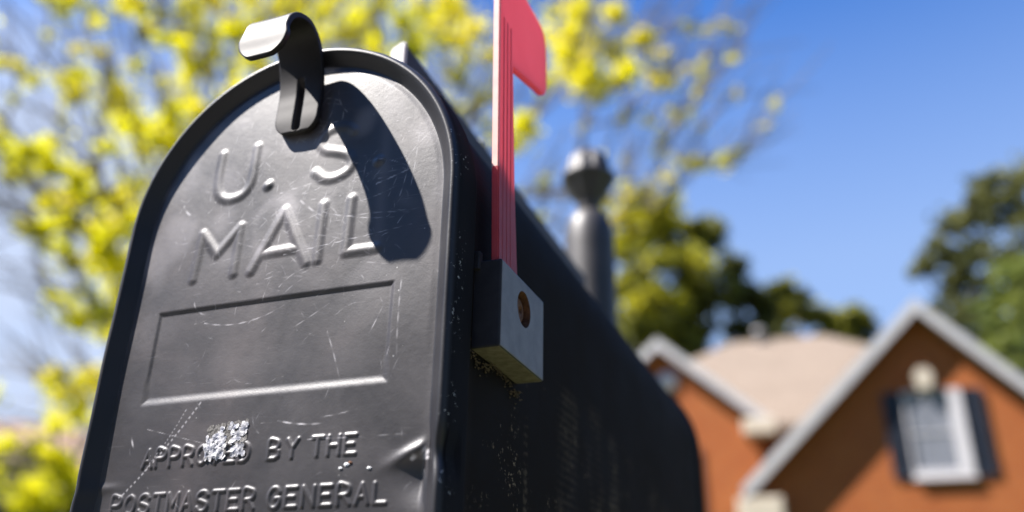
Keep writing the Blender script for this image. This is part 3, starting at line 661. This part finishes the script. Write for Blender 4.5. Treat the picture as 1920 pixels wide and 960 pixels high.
# --- the flowering tree beside and behind the mailbox; (x, y, r in photo pixels, tone, density)
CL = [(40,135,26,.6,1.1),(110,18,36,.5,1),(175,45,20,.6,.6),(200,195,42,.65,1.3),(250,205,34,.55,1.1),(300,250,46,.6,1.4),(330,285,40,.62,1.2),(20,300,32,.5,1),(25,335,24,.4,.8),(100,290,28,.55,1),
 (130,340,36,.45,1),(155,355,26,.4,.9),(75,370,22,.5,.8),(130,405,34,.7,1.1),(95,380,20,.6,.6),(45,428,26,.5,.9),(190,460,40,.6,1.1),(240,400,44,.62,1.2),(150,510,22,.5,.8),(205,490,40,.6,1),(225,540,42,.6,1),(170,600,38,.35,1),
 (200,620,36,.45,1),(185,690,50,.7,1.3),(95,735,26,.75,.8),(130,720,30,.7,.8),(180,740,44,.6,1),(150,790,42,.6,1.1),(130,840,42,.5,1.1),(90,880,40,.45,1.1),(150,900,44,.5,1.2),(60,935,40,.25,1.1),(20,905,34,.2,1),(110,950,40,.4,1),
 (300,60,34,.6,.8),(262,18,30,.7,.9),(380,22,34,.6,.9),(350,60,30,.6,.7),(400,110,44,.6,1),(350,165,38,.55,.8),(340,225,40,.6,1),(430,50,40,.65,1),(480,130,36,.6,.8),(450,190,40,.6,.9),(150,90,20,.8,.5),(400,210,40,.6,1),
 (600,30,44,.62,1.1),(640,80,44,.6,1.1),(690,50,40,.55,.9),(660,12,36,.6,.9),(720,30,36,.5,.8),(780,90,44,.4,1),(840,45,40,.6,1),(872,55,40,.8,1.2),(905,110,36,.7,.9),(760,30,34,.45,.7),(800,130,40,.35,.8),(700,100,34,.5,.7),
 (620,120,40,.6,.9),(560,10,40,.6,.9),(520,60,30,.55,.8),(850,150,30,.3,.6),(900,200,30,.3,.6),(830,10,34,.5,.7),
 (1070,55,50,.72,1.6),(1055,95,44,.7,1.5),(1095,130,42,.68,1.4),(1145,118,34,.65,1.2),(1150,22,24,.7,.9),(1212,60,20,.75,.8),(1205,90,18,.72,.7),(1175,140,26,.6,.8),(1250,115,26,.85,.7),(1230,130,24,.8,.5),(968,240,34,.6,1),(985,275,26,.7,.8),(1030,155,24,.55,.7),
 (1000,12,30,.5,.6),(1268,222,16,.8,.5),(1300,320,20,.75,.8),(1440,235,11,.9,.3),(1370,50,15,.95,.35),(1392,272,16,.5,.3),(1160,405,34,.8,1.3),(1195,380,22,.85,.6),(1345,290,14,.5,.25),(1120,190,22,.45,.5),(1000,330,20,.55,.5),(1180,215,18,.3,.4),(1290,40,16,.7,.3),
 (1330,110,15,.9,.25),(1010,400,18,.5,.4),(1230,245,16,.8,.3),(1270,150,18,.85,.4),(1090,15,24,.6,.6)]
rs = random.Random(21)
clumps = []
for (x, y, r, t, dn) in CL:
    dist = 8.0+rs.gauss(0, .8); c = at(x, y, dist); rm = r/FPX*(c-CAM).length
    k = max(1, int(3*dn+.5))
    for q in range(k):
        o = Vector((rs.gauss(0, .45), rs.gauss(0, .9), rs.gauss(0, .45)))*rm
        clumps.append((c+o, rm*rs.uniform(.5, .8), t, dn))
nv = len(clumps)
# the part of the crown above and beside the frame, and thin filler inside it
for i in range(70):
    x = rs.uniform(-420, 1250); y = rs.uniform(-560, -20); 
    if math.hypot((x-480)/900, (y-250)/800) > 1: continue
    c = at(x, y, 8+rs.gauss(0, 1.1)); clumps.append((c, rs.uniform(.12, .24), rs.uniform(.4, .8), 1.0))
for i in range(34):
    x = rs.uniform(-500, -30); y = rs.uniform(0, 900); c = at(x, y, 8+rs.gauss(0, 1.0)); clumps.append((c, rs.uniform(.12, .22), rs.uniform(.3, .7), 1.0))
for i in range(170):
    x = abs(rs.gauss(0, 1))*520+rs.uniform(0, 260); y = rs.uniform(0, 640)
    if x > 1330 or (x > 1000 and y > 330): continue
    c = at(x, y, 8+rs.gauss(0, 1.0)); clumps.append((c, rs.uniform(.06, .14), rs.uniform(.15, .7), .3))
for i in range(46):
    x = rs.uniform(1060, 1460); y = rs.uniform(60, 400)*(1 if x < 1300 else .85)
    c = at(x, y, 8+rs.gauss(0, .9)); clumps.append((c, rs.uniform(.05, .10), rs.uniform(.7, 1.0), .16))
for i in range(60):
    x = rs.uniform(330, 920); y = rs.uniform(-40, 210)*(.6 if x < 500 else 1)
    c = at(x, y, 8+rs.gauss(0, .9)); clumps.append((c, rs.uniform(.08, .16), rs.uniform(.35, .8), .8))
tree = empty('flowering_tree', (-4.6, 6.5, 0)); tag(tree, 'tall thinly leaved tree with yellow-green spring clusters, filling the view behind the mailbox', 'tree')
tl = Vector((-4.6, 6.5, 0))
cl2 = [(Vector(c)-tl, r, t, d) for c, r, t, d in clumps]
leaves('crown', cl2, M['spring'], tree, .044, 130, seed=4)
skeleton((0, 0, 0), (.15, .1, 2.3), [c for c, r, t, d in cl2], .13, M['bark'], tree, 3, .05, twigs=1100, rmin=.0085)
# --- evergreens far behind
def big_tree(name, label, base, blobs, mt, bark, size, per, r0, seed, group=None, forkz=.45, sub=14, twigs=0):
    """blobs: (x, y, dist, r px, tone)"""
    rs = random.Random(seed); bx = Vector(base); o = empty(name, base); tag(o, label, 'tree', group)
    cl = []
    for (x, y, dist, r, t) in blobs:
        c = at(x, y, dist); rm = r/FPX*(c-CAM).length
        for q in range(sub):
            d = Vector((rs.gauss(0, 1), rs.gauss(0, 1), rs.gauss(0, 1))).normalized()*rm*rs.uniform(.35, .95); d.z *= .8
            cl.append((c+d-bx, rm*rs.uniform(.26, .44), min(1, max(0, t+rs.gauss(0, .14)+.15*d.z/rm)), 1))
    leaves('crown', cl, mt, o, size, per, seed=seed, flat=.7)
    top = max(c[0].z for c in cl); mx = sum((c[0] for c in cl), Vector())/len(cl)
    skeleton((0, 0, 0), (mx.x*.5, mx.y*.5, max(1.5, mx.z*forkz)), [c[0] for c in cl[::3]], r0, bark, o, seed, .03, twigs, .02)
    return o
G = 'trees behind the house'
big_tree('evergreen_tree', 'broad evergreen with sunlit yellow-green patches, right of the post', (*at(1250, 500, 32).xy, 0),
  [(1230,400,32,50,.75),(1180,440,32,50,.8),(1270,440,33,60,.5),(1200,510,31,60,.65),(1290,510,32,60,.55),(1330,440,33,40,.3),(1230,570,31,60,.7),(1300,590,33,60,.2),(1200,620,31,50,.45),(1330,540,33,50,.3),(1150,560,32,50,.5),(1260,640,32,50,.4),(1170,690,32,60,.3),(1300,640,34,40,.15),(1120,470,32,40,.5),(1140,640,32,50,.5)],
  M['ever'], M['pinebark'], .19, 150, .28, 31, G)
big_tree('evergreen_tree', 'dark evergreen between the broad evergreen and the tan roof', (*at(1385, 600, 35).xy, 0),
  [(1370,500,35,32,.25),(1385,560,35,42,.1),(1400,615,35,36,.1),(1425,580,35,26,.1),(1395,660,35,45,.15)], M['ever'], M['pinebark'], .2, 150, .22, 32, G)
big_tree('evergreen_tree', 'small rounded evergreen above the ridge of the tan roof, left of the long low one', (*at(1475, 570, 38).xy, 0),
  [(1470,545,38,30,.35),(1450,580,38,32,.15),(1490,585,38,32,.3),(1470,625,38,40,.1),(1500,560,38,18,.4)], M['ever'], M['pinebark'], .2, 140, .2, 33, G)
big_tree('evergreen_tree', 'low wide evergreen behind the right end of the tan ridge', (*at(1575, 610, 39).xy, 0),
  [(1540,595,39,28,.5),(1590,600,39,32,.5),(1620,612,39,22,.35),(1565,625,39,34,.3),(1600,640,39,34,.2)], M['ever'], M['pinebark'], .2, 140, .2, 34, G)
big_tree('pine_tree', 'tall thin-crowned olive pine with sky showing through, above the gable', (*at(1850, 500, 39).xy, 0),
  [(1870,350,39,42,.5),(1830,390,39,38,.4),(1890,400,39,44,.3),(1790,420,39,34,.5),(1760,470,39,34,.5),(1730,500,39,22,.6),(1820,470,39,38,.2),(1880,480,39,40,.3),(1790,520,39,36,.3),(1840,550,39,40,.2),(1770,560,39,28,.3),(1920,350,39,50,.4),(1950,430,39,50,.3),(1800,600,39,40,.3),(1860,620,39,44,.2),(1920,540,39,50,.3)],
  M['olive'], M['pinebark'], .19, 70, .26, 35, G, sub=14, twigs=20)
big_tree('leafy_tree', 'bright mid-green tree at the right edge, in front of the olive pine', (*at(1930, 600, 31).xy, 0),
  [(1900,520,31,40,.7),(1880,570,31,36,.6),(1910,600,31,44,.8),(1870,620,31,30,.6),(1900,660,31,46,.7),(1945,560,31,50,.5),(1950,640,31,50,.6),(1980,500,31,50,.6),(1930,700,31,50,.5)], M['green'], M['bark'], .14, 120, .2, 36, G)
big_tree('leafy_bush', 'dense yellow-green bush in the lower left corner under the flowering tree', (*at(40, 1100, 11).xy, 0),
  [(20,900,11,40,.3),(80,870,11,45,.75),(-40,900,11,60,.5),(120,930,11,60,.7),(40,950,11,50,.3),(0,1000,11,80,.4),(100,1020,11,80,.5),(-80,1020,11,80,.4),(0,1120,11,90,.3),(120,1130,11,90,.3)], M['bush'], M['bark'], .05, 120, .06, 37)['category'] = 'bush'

# ------------------------------------------------------------------ brick house (local x along the front, y back, z up)
PSI = R(3); PK = at(1710, 570, 15)
house = empty('brick_house', (PK.x, PK.y, 0), PSI); tag(house, 'orange brick house with two gables, grey trim, tan hip roof and a shuttered window', 'house')
zp = PK.z                                    # peak of the main gable, about 6.5 m
def gable(cx_, y, zpk, sl_l, sl_r, wl, wr, depth, over, fascia, back):
    """wall y is local depth; wl / wr: half widths to the eave ends"""
    top = zpk-.16
    zl, zr = top-sl_l*(wl-.28), top-sl_r*(wr-.28)
    wall = prism('gable_wall', [(cx_-wl+.28, 0), (cx_-wl+.28, zl), (cx_, top), (cx_+wr-.28, zr), (cx_+wr-.28, 0)], y, y+depth, M['brick'], house)
    t = .10
    def slope(sx, s_, w):
        P_ = [(cx_, zpk), (cx_+sx*w, zpk-s_*w), (cx_+sx*w, zpk-s_*w-t*1.3), (cx_, zpk-t*1.3)]
        prism('roof_slope', P_ if sx > 0 else P_[::-1], y-over+.03, back, M['roof'], house)
        F2 = [(cx_, zpk-.005), (cx_+sx*(w+.01), zpk-s_*(w+.01)-.005), (cx_+sx*(w+.01), zpk-s_*(w+.01)-fascia), (cx_, zpk-fascia)]
        prism('rake_board', F2 if sx > 0 else F2[::-1], y-over-.025, y-over+.025, M['trim'], house)
        F3 = [(cx_, zpk-.13-.02), (cx_+sx*w, zpk-s_*w-.13-.02), (cx_+sx*w, zpk-s_*w-.18), (cx_, zpk-.18)]
        prism('soffit', F3 if sx > 0 else F3[::-1], y-over+.03, y+.02, M['soffit'], house)
    slope(-1, sl_l, wl); slope(1, sl_r, wr)
    return wall
Rz = Matrix.Rotation(-PSI, 3, 'Z'); _r = Rz @ (at(1545, 628, 22)-Vector((PK.x, PK.y, 0))); YR = _r.y; ZR = _r.z
gable(0, 0, zp, .98, 1.10, 2.95, 2.95, 3.6, .28, .24, YR-(ZR-zp)/.72)
# cornice returns at the foot of the main gable
zr_ = zp-2.95
ret = box('cornice_return', -3.06, -2.36, -.30, .02, zr_-.50, zr_-.12, M['stone'], house, .03)
box('cornice_return', 2.36, 3.06, -.30, .02, zr_-.36, zr_+.02, M['stone'], house, .03)
for sx in (-1, 1):
    ds = lathe('downspout', [(.035, 0), (.035, zr_-.5), (.0001, zr_-.5)], M['trim'], house, 12); ds.location = (sx*2.80, -.06, 0)
# window with frame, pane and shutters
wx0, wx1, wz0, wz1 = -.40, .44, zp-2.82, zp-1.48
win = empty('window', (0, 0, 0)); win.parent = house
def ring(name, x0, x1, z0, z1, wl_, wr_, wb_, wt_, y0, y1, mt, par):
    bm = bmesh.new(); add_box(bm, x0, x0+wl_, y0, y1, z0, z1); add_box(bm, x1-wr_, x1, y0, y1, z0, z1); add_box(bm, x0+wl_, x1-wr_, y0, y1, z0, z0+wb_); add_box(bm, x0+wl_, x1-wr_, y0, y1, z1-wt_, z1)
    return from_bm(name, bm, mt, par)
ring('frame', wx0, wx1, wz0, wz1, .03, .19, .11, .03, -.07, -.002, M['sash'], win)
box('sash_bar', wx0+.03, wx1-.19, -.045, -.03, (wz0+wz1)/2-.012, (wz0+wz1)/2+.012, M['sash'], win)
box('pane', wx0+.025, wx1-.185, -.03, -.012, wz0+.105, wz1-.025, M['glass'], win)
box('sill', wx0-.02, wx1+.02, -.09, -.004, wz0-.05, wz0-.003, M['sash'], win, .01)
for x0 in (wx0-.295, wx1+.005):
    bm = bmesh.new(); x1 = x0+.29
    add_box(bm, x0, x0+.04, -.05, -.003, wz0, wz1); add_box(bm, x1-.04, x1, -.05, -.003, wz0, wz1)
    add_box(bm, x0+.04, x1-.04, -.045, -.003, wz0, wz0+.06); add_box(bm, x0+.04, x1-.04, -.045, -.003, wz1-.06, wz1)
    nz_ = 22
    for q in range(nz_):
        z0 = wz0+.065+q*(wz1-wz0-.13)/nz_; add_box(bm, x0+.04, x1-.04, -.038, -.006, z0, z0+.035)
    add_box(bm, x0+.04, x1-.04, -.006, -.003, wz0+.06, wz1-.06)
    from_bm('shutter', bm, M['shutter'], house)
prism('keystone', [(-.13, wz1+.01), (-.18, wz1+.14), (-.18, wz1+.26), (-.12, wz1+.34), (.02, wz1+.34), (.08, wz1+.26), (.08, wz1+.14), (.03, wz1+.01)], -.17, -.003, M['stone'], house)
# second gable, left and further back
PK2 = at(1235, 640, 17.0); Rz = Matrix.Rotation(-PSI, 3, 'Z'); L2 = Rz @ (PK2-Vector((PK.x, PK.y, 0)))
gable(L2.x, L2.y, L2.z, .86, .86, 2.10, 2.05, 2.0, .22, .22, YR-(ZR-L2.z)/.72)
box('cornice_return', L2.x+1.50, L2.x+2.10, L2.y-.26, L2.y+.02, L2.z-2.02, L2.z-1.72, M['stone'], house, .03)
lathe('gable_vent', [(.0001, 0), (.20, 0), (.20, .04), (.0001, .045)], M['sash'], house, 28).matrix_local = Matrix.Translation((L2.x+.14, L2.y-.02, L2.z-.86)) @ Matrix.Rotation(R(90), 4, 'X')
wz = L2.z-2.2
win2 = empty('window', (0, 0, 0)); win2.parent = house
ring('frame', L2.x-.42, L2.x+.42, wz-1.3, wz+.0, .07, .07, .08, .06, L2.y-.07, L2.y-.002, M['sash'], win2)
box('pane', L2.x-.36, L2.x+.36, L2.y-.03, L2.y-.012, wz-1.23, wz-.05, M['glass'], win2)
for x0 in (L2.x-.70, L2.x+.45): box('shutter', x0, x0+.24, L2.y-.05, L2.y-.003, wz-1.3, wz, M['shutter'], house, .01)
# main block with the tan hip roof
RA = at(1372, 641, 22); RBp = at(1545, 628, 22); la = Rz @ (RA-Vector((PK.x, PK.y, 0))); lb = Rz @ (RBp-Vector((PK.x, PK.y, 0)))
zr2 = (la.z+lb.z)/2; yr = lb.y; dz = .72; hd = 4.5; ez = zr2-dz*hd
xa, xb = la.x, lb.x
Vh = [(xa, yr, zr2), (xb, yr, zr2), (xa-hd, yr-hd, ez), (xb+hd, yr-hd, ez), (xb+hd, yr+hd, ez), (xa-hd, yr+hd, ez)]
Vh += [(v[0], v[1], v[2]-.14) for v in Vh]
Fh = [(0, 2, 3, 1), (1, 3, 4), (1, 4, 5, 0), (0, 5, 2), (6, 7, 9, 8), (7, 10, 9), (7, 6, 11, 10), (6, 8, 11), (2, 8, 9, 3), (3, 9, 10, 4), (4, 10, 11, 5), (5, 11, 8, 2)]
from_py('hip_roof', Vh, Fh, M['roof'], house)
box('wall', xa-hd+.4, xb+hd-.4, yr-hd+.4, yr+hd-.4, 0, ez-.05, M['brick'], house)
vp = at(1425, 640, 22); lv = Rz @ (vp-Vector((PK.x, PK.y, 0)))
lathe('vent_pipe', [(.08, zr2-.6), (.08, zr2+.10), (.13, zr2+.11), (.13, zr2+.20), (.0001, zr2+.22)], M['trim'], house, 16).location = (lv.x, yr-.25, 0)
# ------------------------------------------------------------------ neighbour's house, far left
nb = at(20, 790, 38); nh = empty('neighbour_house', (nb.x, nb.y, 0), R(38)); tag(nh, 'distant house with a brown hip roof, half hidden by leaves in the lower left corner', 'house')
zt_ = nb.z
Vn = [(-5.0, 0, zt_), (2.2, 0, zt_), (-9.5, -4.5, zt_-2.6), (6.7, -4.5, zt_-2.6), (6.7, 4.5, zt_-2.6), (-9.5, 4.5, zt_-2.6)]
Vn += [(v[0], v[1], v[2]-.15) for v in Vn]
from_py('roof', Vn, Fh, M['roof2'], nh)
box('wall', -9, 6.2, -4, 4, 0, zt_-2.72, M['siding'], nh)
for x in (-6, -2, 2):
    w = ring('window', x, x+1.0, 1.2, 2.6, .08, .08, .08, .08, -4.08, -4.002, M['sash'], nh); box('pane', x+.08, x+.92, -4.04, -4.004, 1.28, 2.52, M['glass'], w)
# ------------------------------------------------------------------ ground
def sheet_obj(name, x0, x1, y0, y1, z, mt):
    return tag(from_py(name, [(x0, y0, z), (x1, y0, z), (x1, y1, z), (x0, y1, z)], [(0, 1, 2, 3)], mt), kind='structure')
sheet_obj('ground', -400, 400, -400, 400, 0, M['lawn'])
sheet_obj('road', -60, 60, -7.5, -.35, .004, M['asphalt'])
k_ = box('kerb', -60, 60, -.35, -.18, 0, .12, M['concrete']); tag(k_, kind='structure')

# unseen trees added to block skylight from the street side of everything
def blocker_tree(name, label, base, h, seed):
    rs = random.Random(seed); o = empty(name, base); tag(o, label, 'tree', 'unseen trees added to block skylight'); cl = []
    for q in range(70):
        a = rs.uniform(0, 6.28); t = rs.random(); rr = h*.36*math.sqrt(max(.05, 1-(2*t-1)**2))*rs.uniform(.3, 1)
        cl.append((Vector((rr*math.cos(a), rr*math.sin(a), h*(.14+.8*t))), h*.085*rs.uniform(.8, 1.3), rs.uniform(.2, .7), 1))
    leaves('crown', cl, M['street'], o, .34, 80, seed=seed, flat=.8)  # leaves of the added blocker trees
    skeleton((0, 0, 0), (0, 0, h*.25), [c[0] for c in cl[::3]], .22, M['bark'], o, seed, .03, 0, .03)
    return o
st0 = blocker_tree('blocker_tree', 'large leafy tree added out of view across the road to block skylight', (0, -13, 0), 13, 51)
def copy_thing(o, loc, rz, sc, label):
    c = o.copy(); C.objects.link(c); c.location = loc; c.rotation_euler = (0, 0, rz); c.scale = (sc, sc, sc); c['label'] = label
    for ch in o.children:
        d = ch.copy(); C.objects.link(d); d.parent = c
    return c
for i, (x, y, s_) in enumerate(((-8, -15, 1.0), (8, -13.5, 1.05), (-17, -17, 1.0), (16, -10, 1.0), (-27, -16, 1.05), (20, -1, 1.0), (15.5, 6, .85), (21, 9, 1.0))):
    copy_thing(st0, (x, y, 0), i*1.3, s_, 'large leafy tree added out of view across the road to block skylight' if y < -5 else 'large leafy tree added out of view beside the garden to block skylight')
st0['group'] = 'unseen trees added to block skylight'
# ------------------------------------------------------------------ light
SUN = Vector((-1.66, -1.0, 2.58)).normalized()
el = math.asin(SUN.z); az = math.atan2(SUN.x, SUN.y)      # azimuth from +Y, clockwise towards +X
sd = bpy.data.lights.new('sun', 'SUN'); sd.energy = 5.0; sd.angle = R(.53); sd.color = (1, .945, .89)
so = bpy.data.objects.new('sun', sd); C.objects.link(so); so.rotation_euler = (-SUN).to_track_quat('-Z', 'Y').to_euler(); so.location = (-5, -5, 10)
w = bpy.data.worlds.new('World'); bpy.context.scene.world = w; w.use_nodes = True; nt = w.node_tree
bg = nt.nodes['Background']; sky = nt.nodes.new('ShaderNodeTexSky'); sky.sky_type = 'NISHITA'; sky.sun_disc = False
sky.sun_elevation = el; sky.sun_rotation = az; sky.altitude = 300; sky.air_density = 1.0; sky.dust_density = .3; sky.ozone_density = 3.0
tc = nt.nodes.new('ShaderNodeTexCoord')
mp = nt.nodes.new('ShaderNodeMapping'); mp.inputs['Scale'].default_value = (1, 1, 3.2); nt.links.new(tc.outputs['Generated'], mp.inputs['Vector'])
cn = noise(nt, 2.2, 7, .58, mp.outputs[0], .5)
# thin cloud bank, thicker towards the west (left of the view)
dp = N(nt, 'ShaderNodeVectorMath', operation='DOT_PRODUCT'); nt.links.new(tc.outputs['Generated'], dp.inputs[0]); dp.inputs[1].default_value = (-.86, .45, -.25)
wst = N(nt, 'ShaderNodeMapRange'); wst.inputs['From Min'].default_value = .32; wst.inputs['From Max'].default_value = .86; nt.links.new(dp.outputs['Value'], wst.inputs['Value'])
cm = math_(nt, 'ADD', math_(nt, 'MULTIPLY', wst.outputs[0], .62), cn.outputs[0])
cr = ramp(nt, cm, [(.70, 0.0), (1.0, 1.0)])
mx = N(nt, 'ShaderNodeMix', data_type='RGBA'); nt.links.new(math_(nt, 'MULTIPLY', cr.outputs[0], .8), mx.inputs[0]); tn = N(nt, 'ShaderNodeMix', data_type='RGBA', blend_type='MULTIPLY'); tn.inputs[0].default_value = 1; nt.links.new(sky.outputs[0], tn.inputs[6]); tn.inputs[7].default_value = (.36, .73, 1.20, 1)
sz = N(nt, 'ShaderNodeSeparateXYZ'); nt.links.new(tc.outputs['Generated'], sz.inputs[0])
hz = ramp(nt, sz.outputs[2], [(.15, .92), (.40, .66), (.66, 0.0)])
hm = N(nt, 'ShaderNodeMix', data_type='RGBA'); nt.links.new(hz.outputs[0], hm.inputs[0]); nt.links.new(tn.outputs[2], hm.inputs[6]); hm.inputs[7].default_value = (2.1, 2.85, 4.25, 1)
nt.links.new(hm.outputs[2], mx.inputs[6]); mx.inputs[7].default_value = (3.2, 3.6, 4.5, 1)
nt.links.new(mx.outputs[2], bg.inputs['Color']); bg.inputs['Strength'].default_value = .072
# ------------------------------------------------------------------ camera
cd = bpy.data.cameras.new('camera'); co_ = bpy.data.objects.new('camera', cd); C.objects.link(co_)
rot = Matrix((CR, CU, -CF)).transposed(); co_.matrix_world = Matrix.Translation(CAM) @ rot.to_4x4()
cd.sensor_width = 36; cd.lens = FPX/1920*36; cd.clip_start = .02; cd.clip_end = 2000
cd.dof.use_dof = True; cd.dof.focus_distance = .368; cd.dof.aperture_fstop = 4.0; cd.dof.aperture_blades = 0
sc_ = bpy.context.scene; sc_.camera = co_
sc_.view_settings.view_transform = 'Standard'; sc_.view_settings.look = 'None'; sc_.view_settings.exposure = 1.62; sc_.view_settings.gamma = 1
sc_.cycles.use_denoising = True
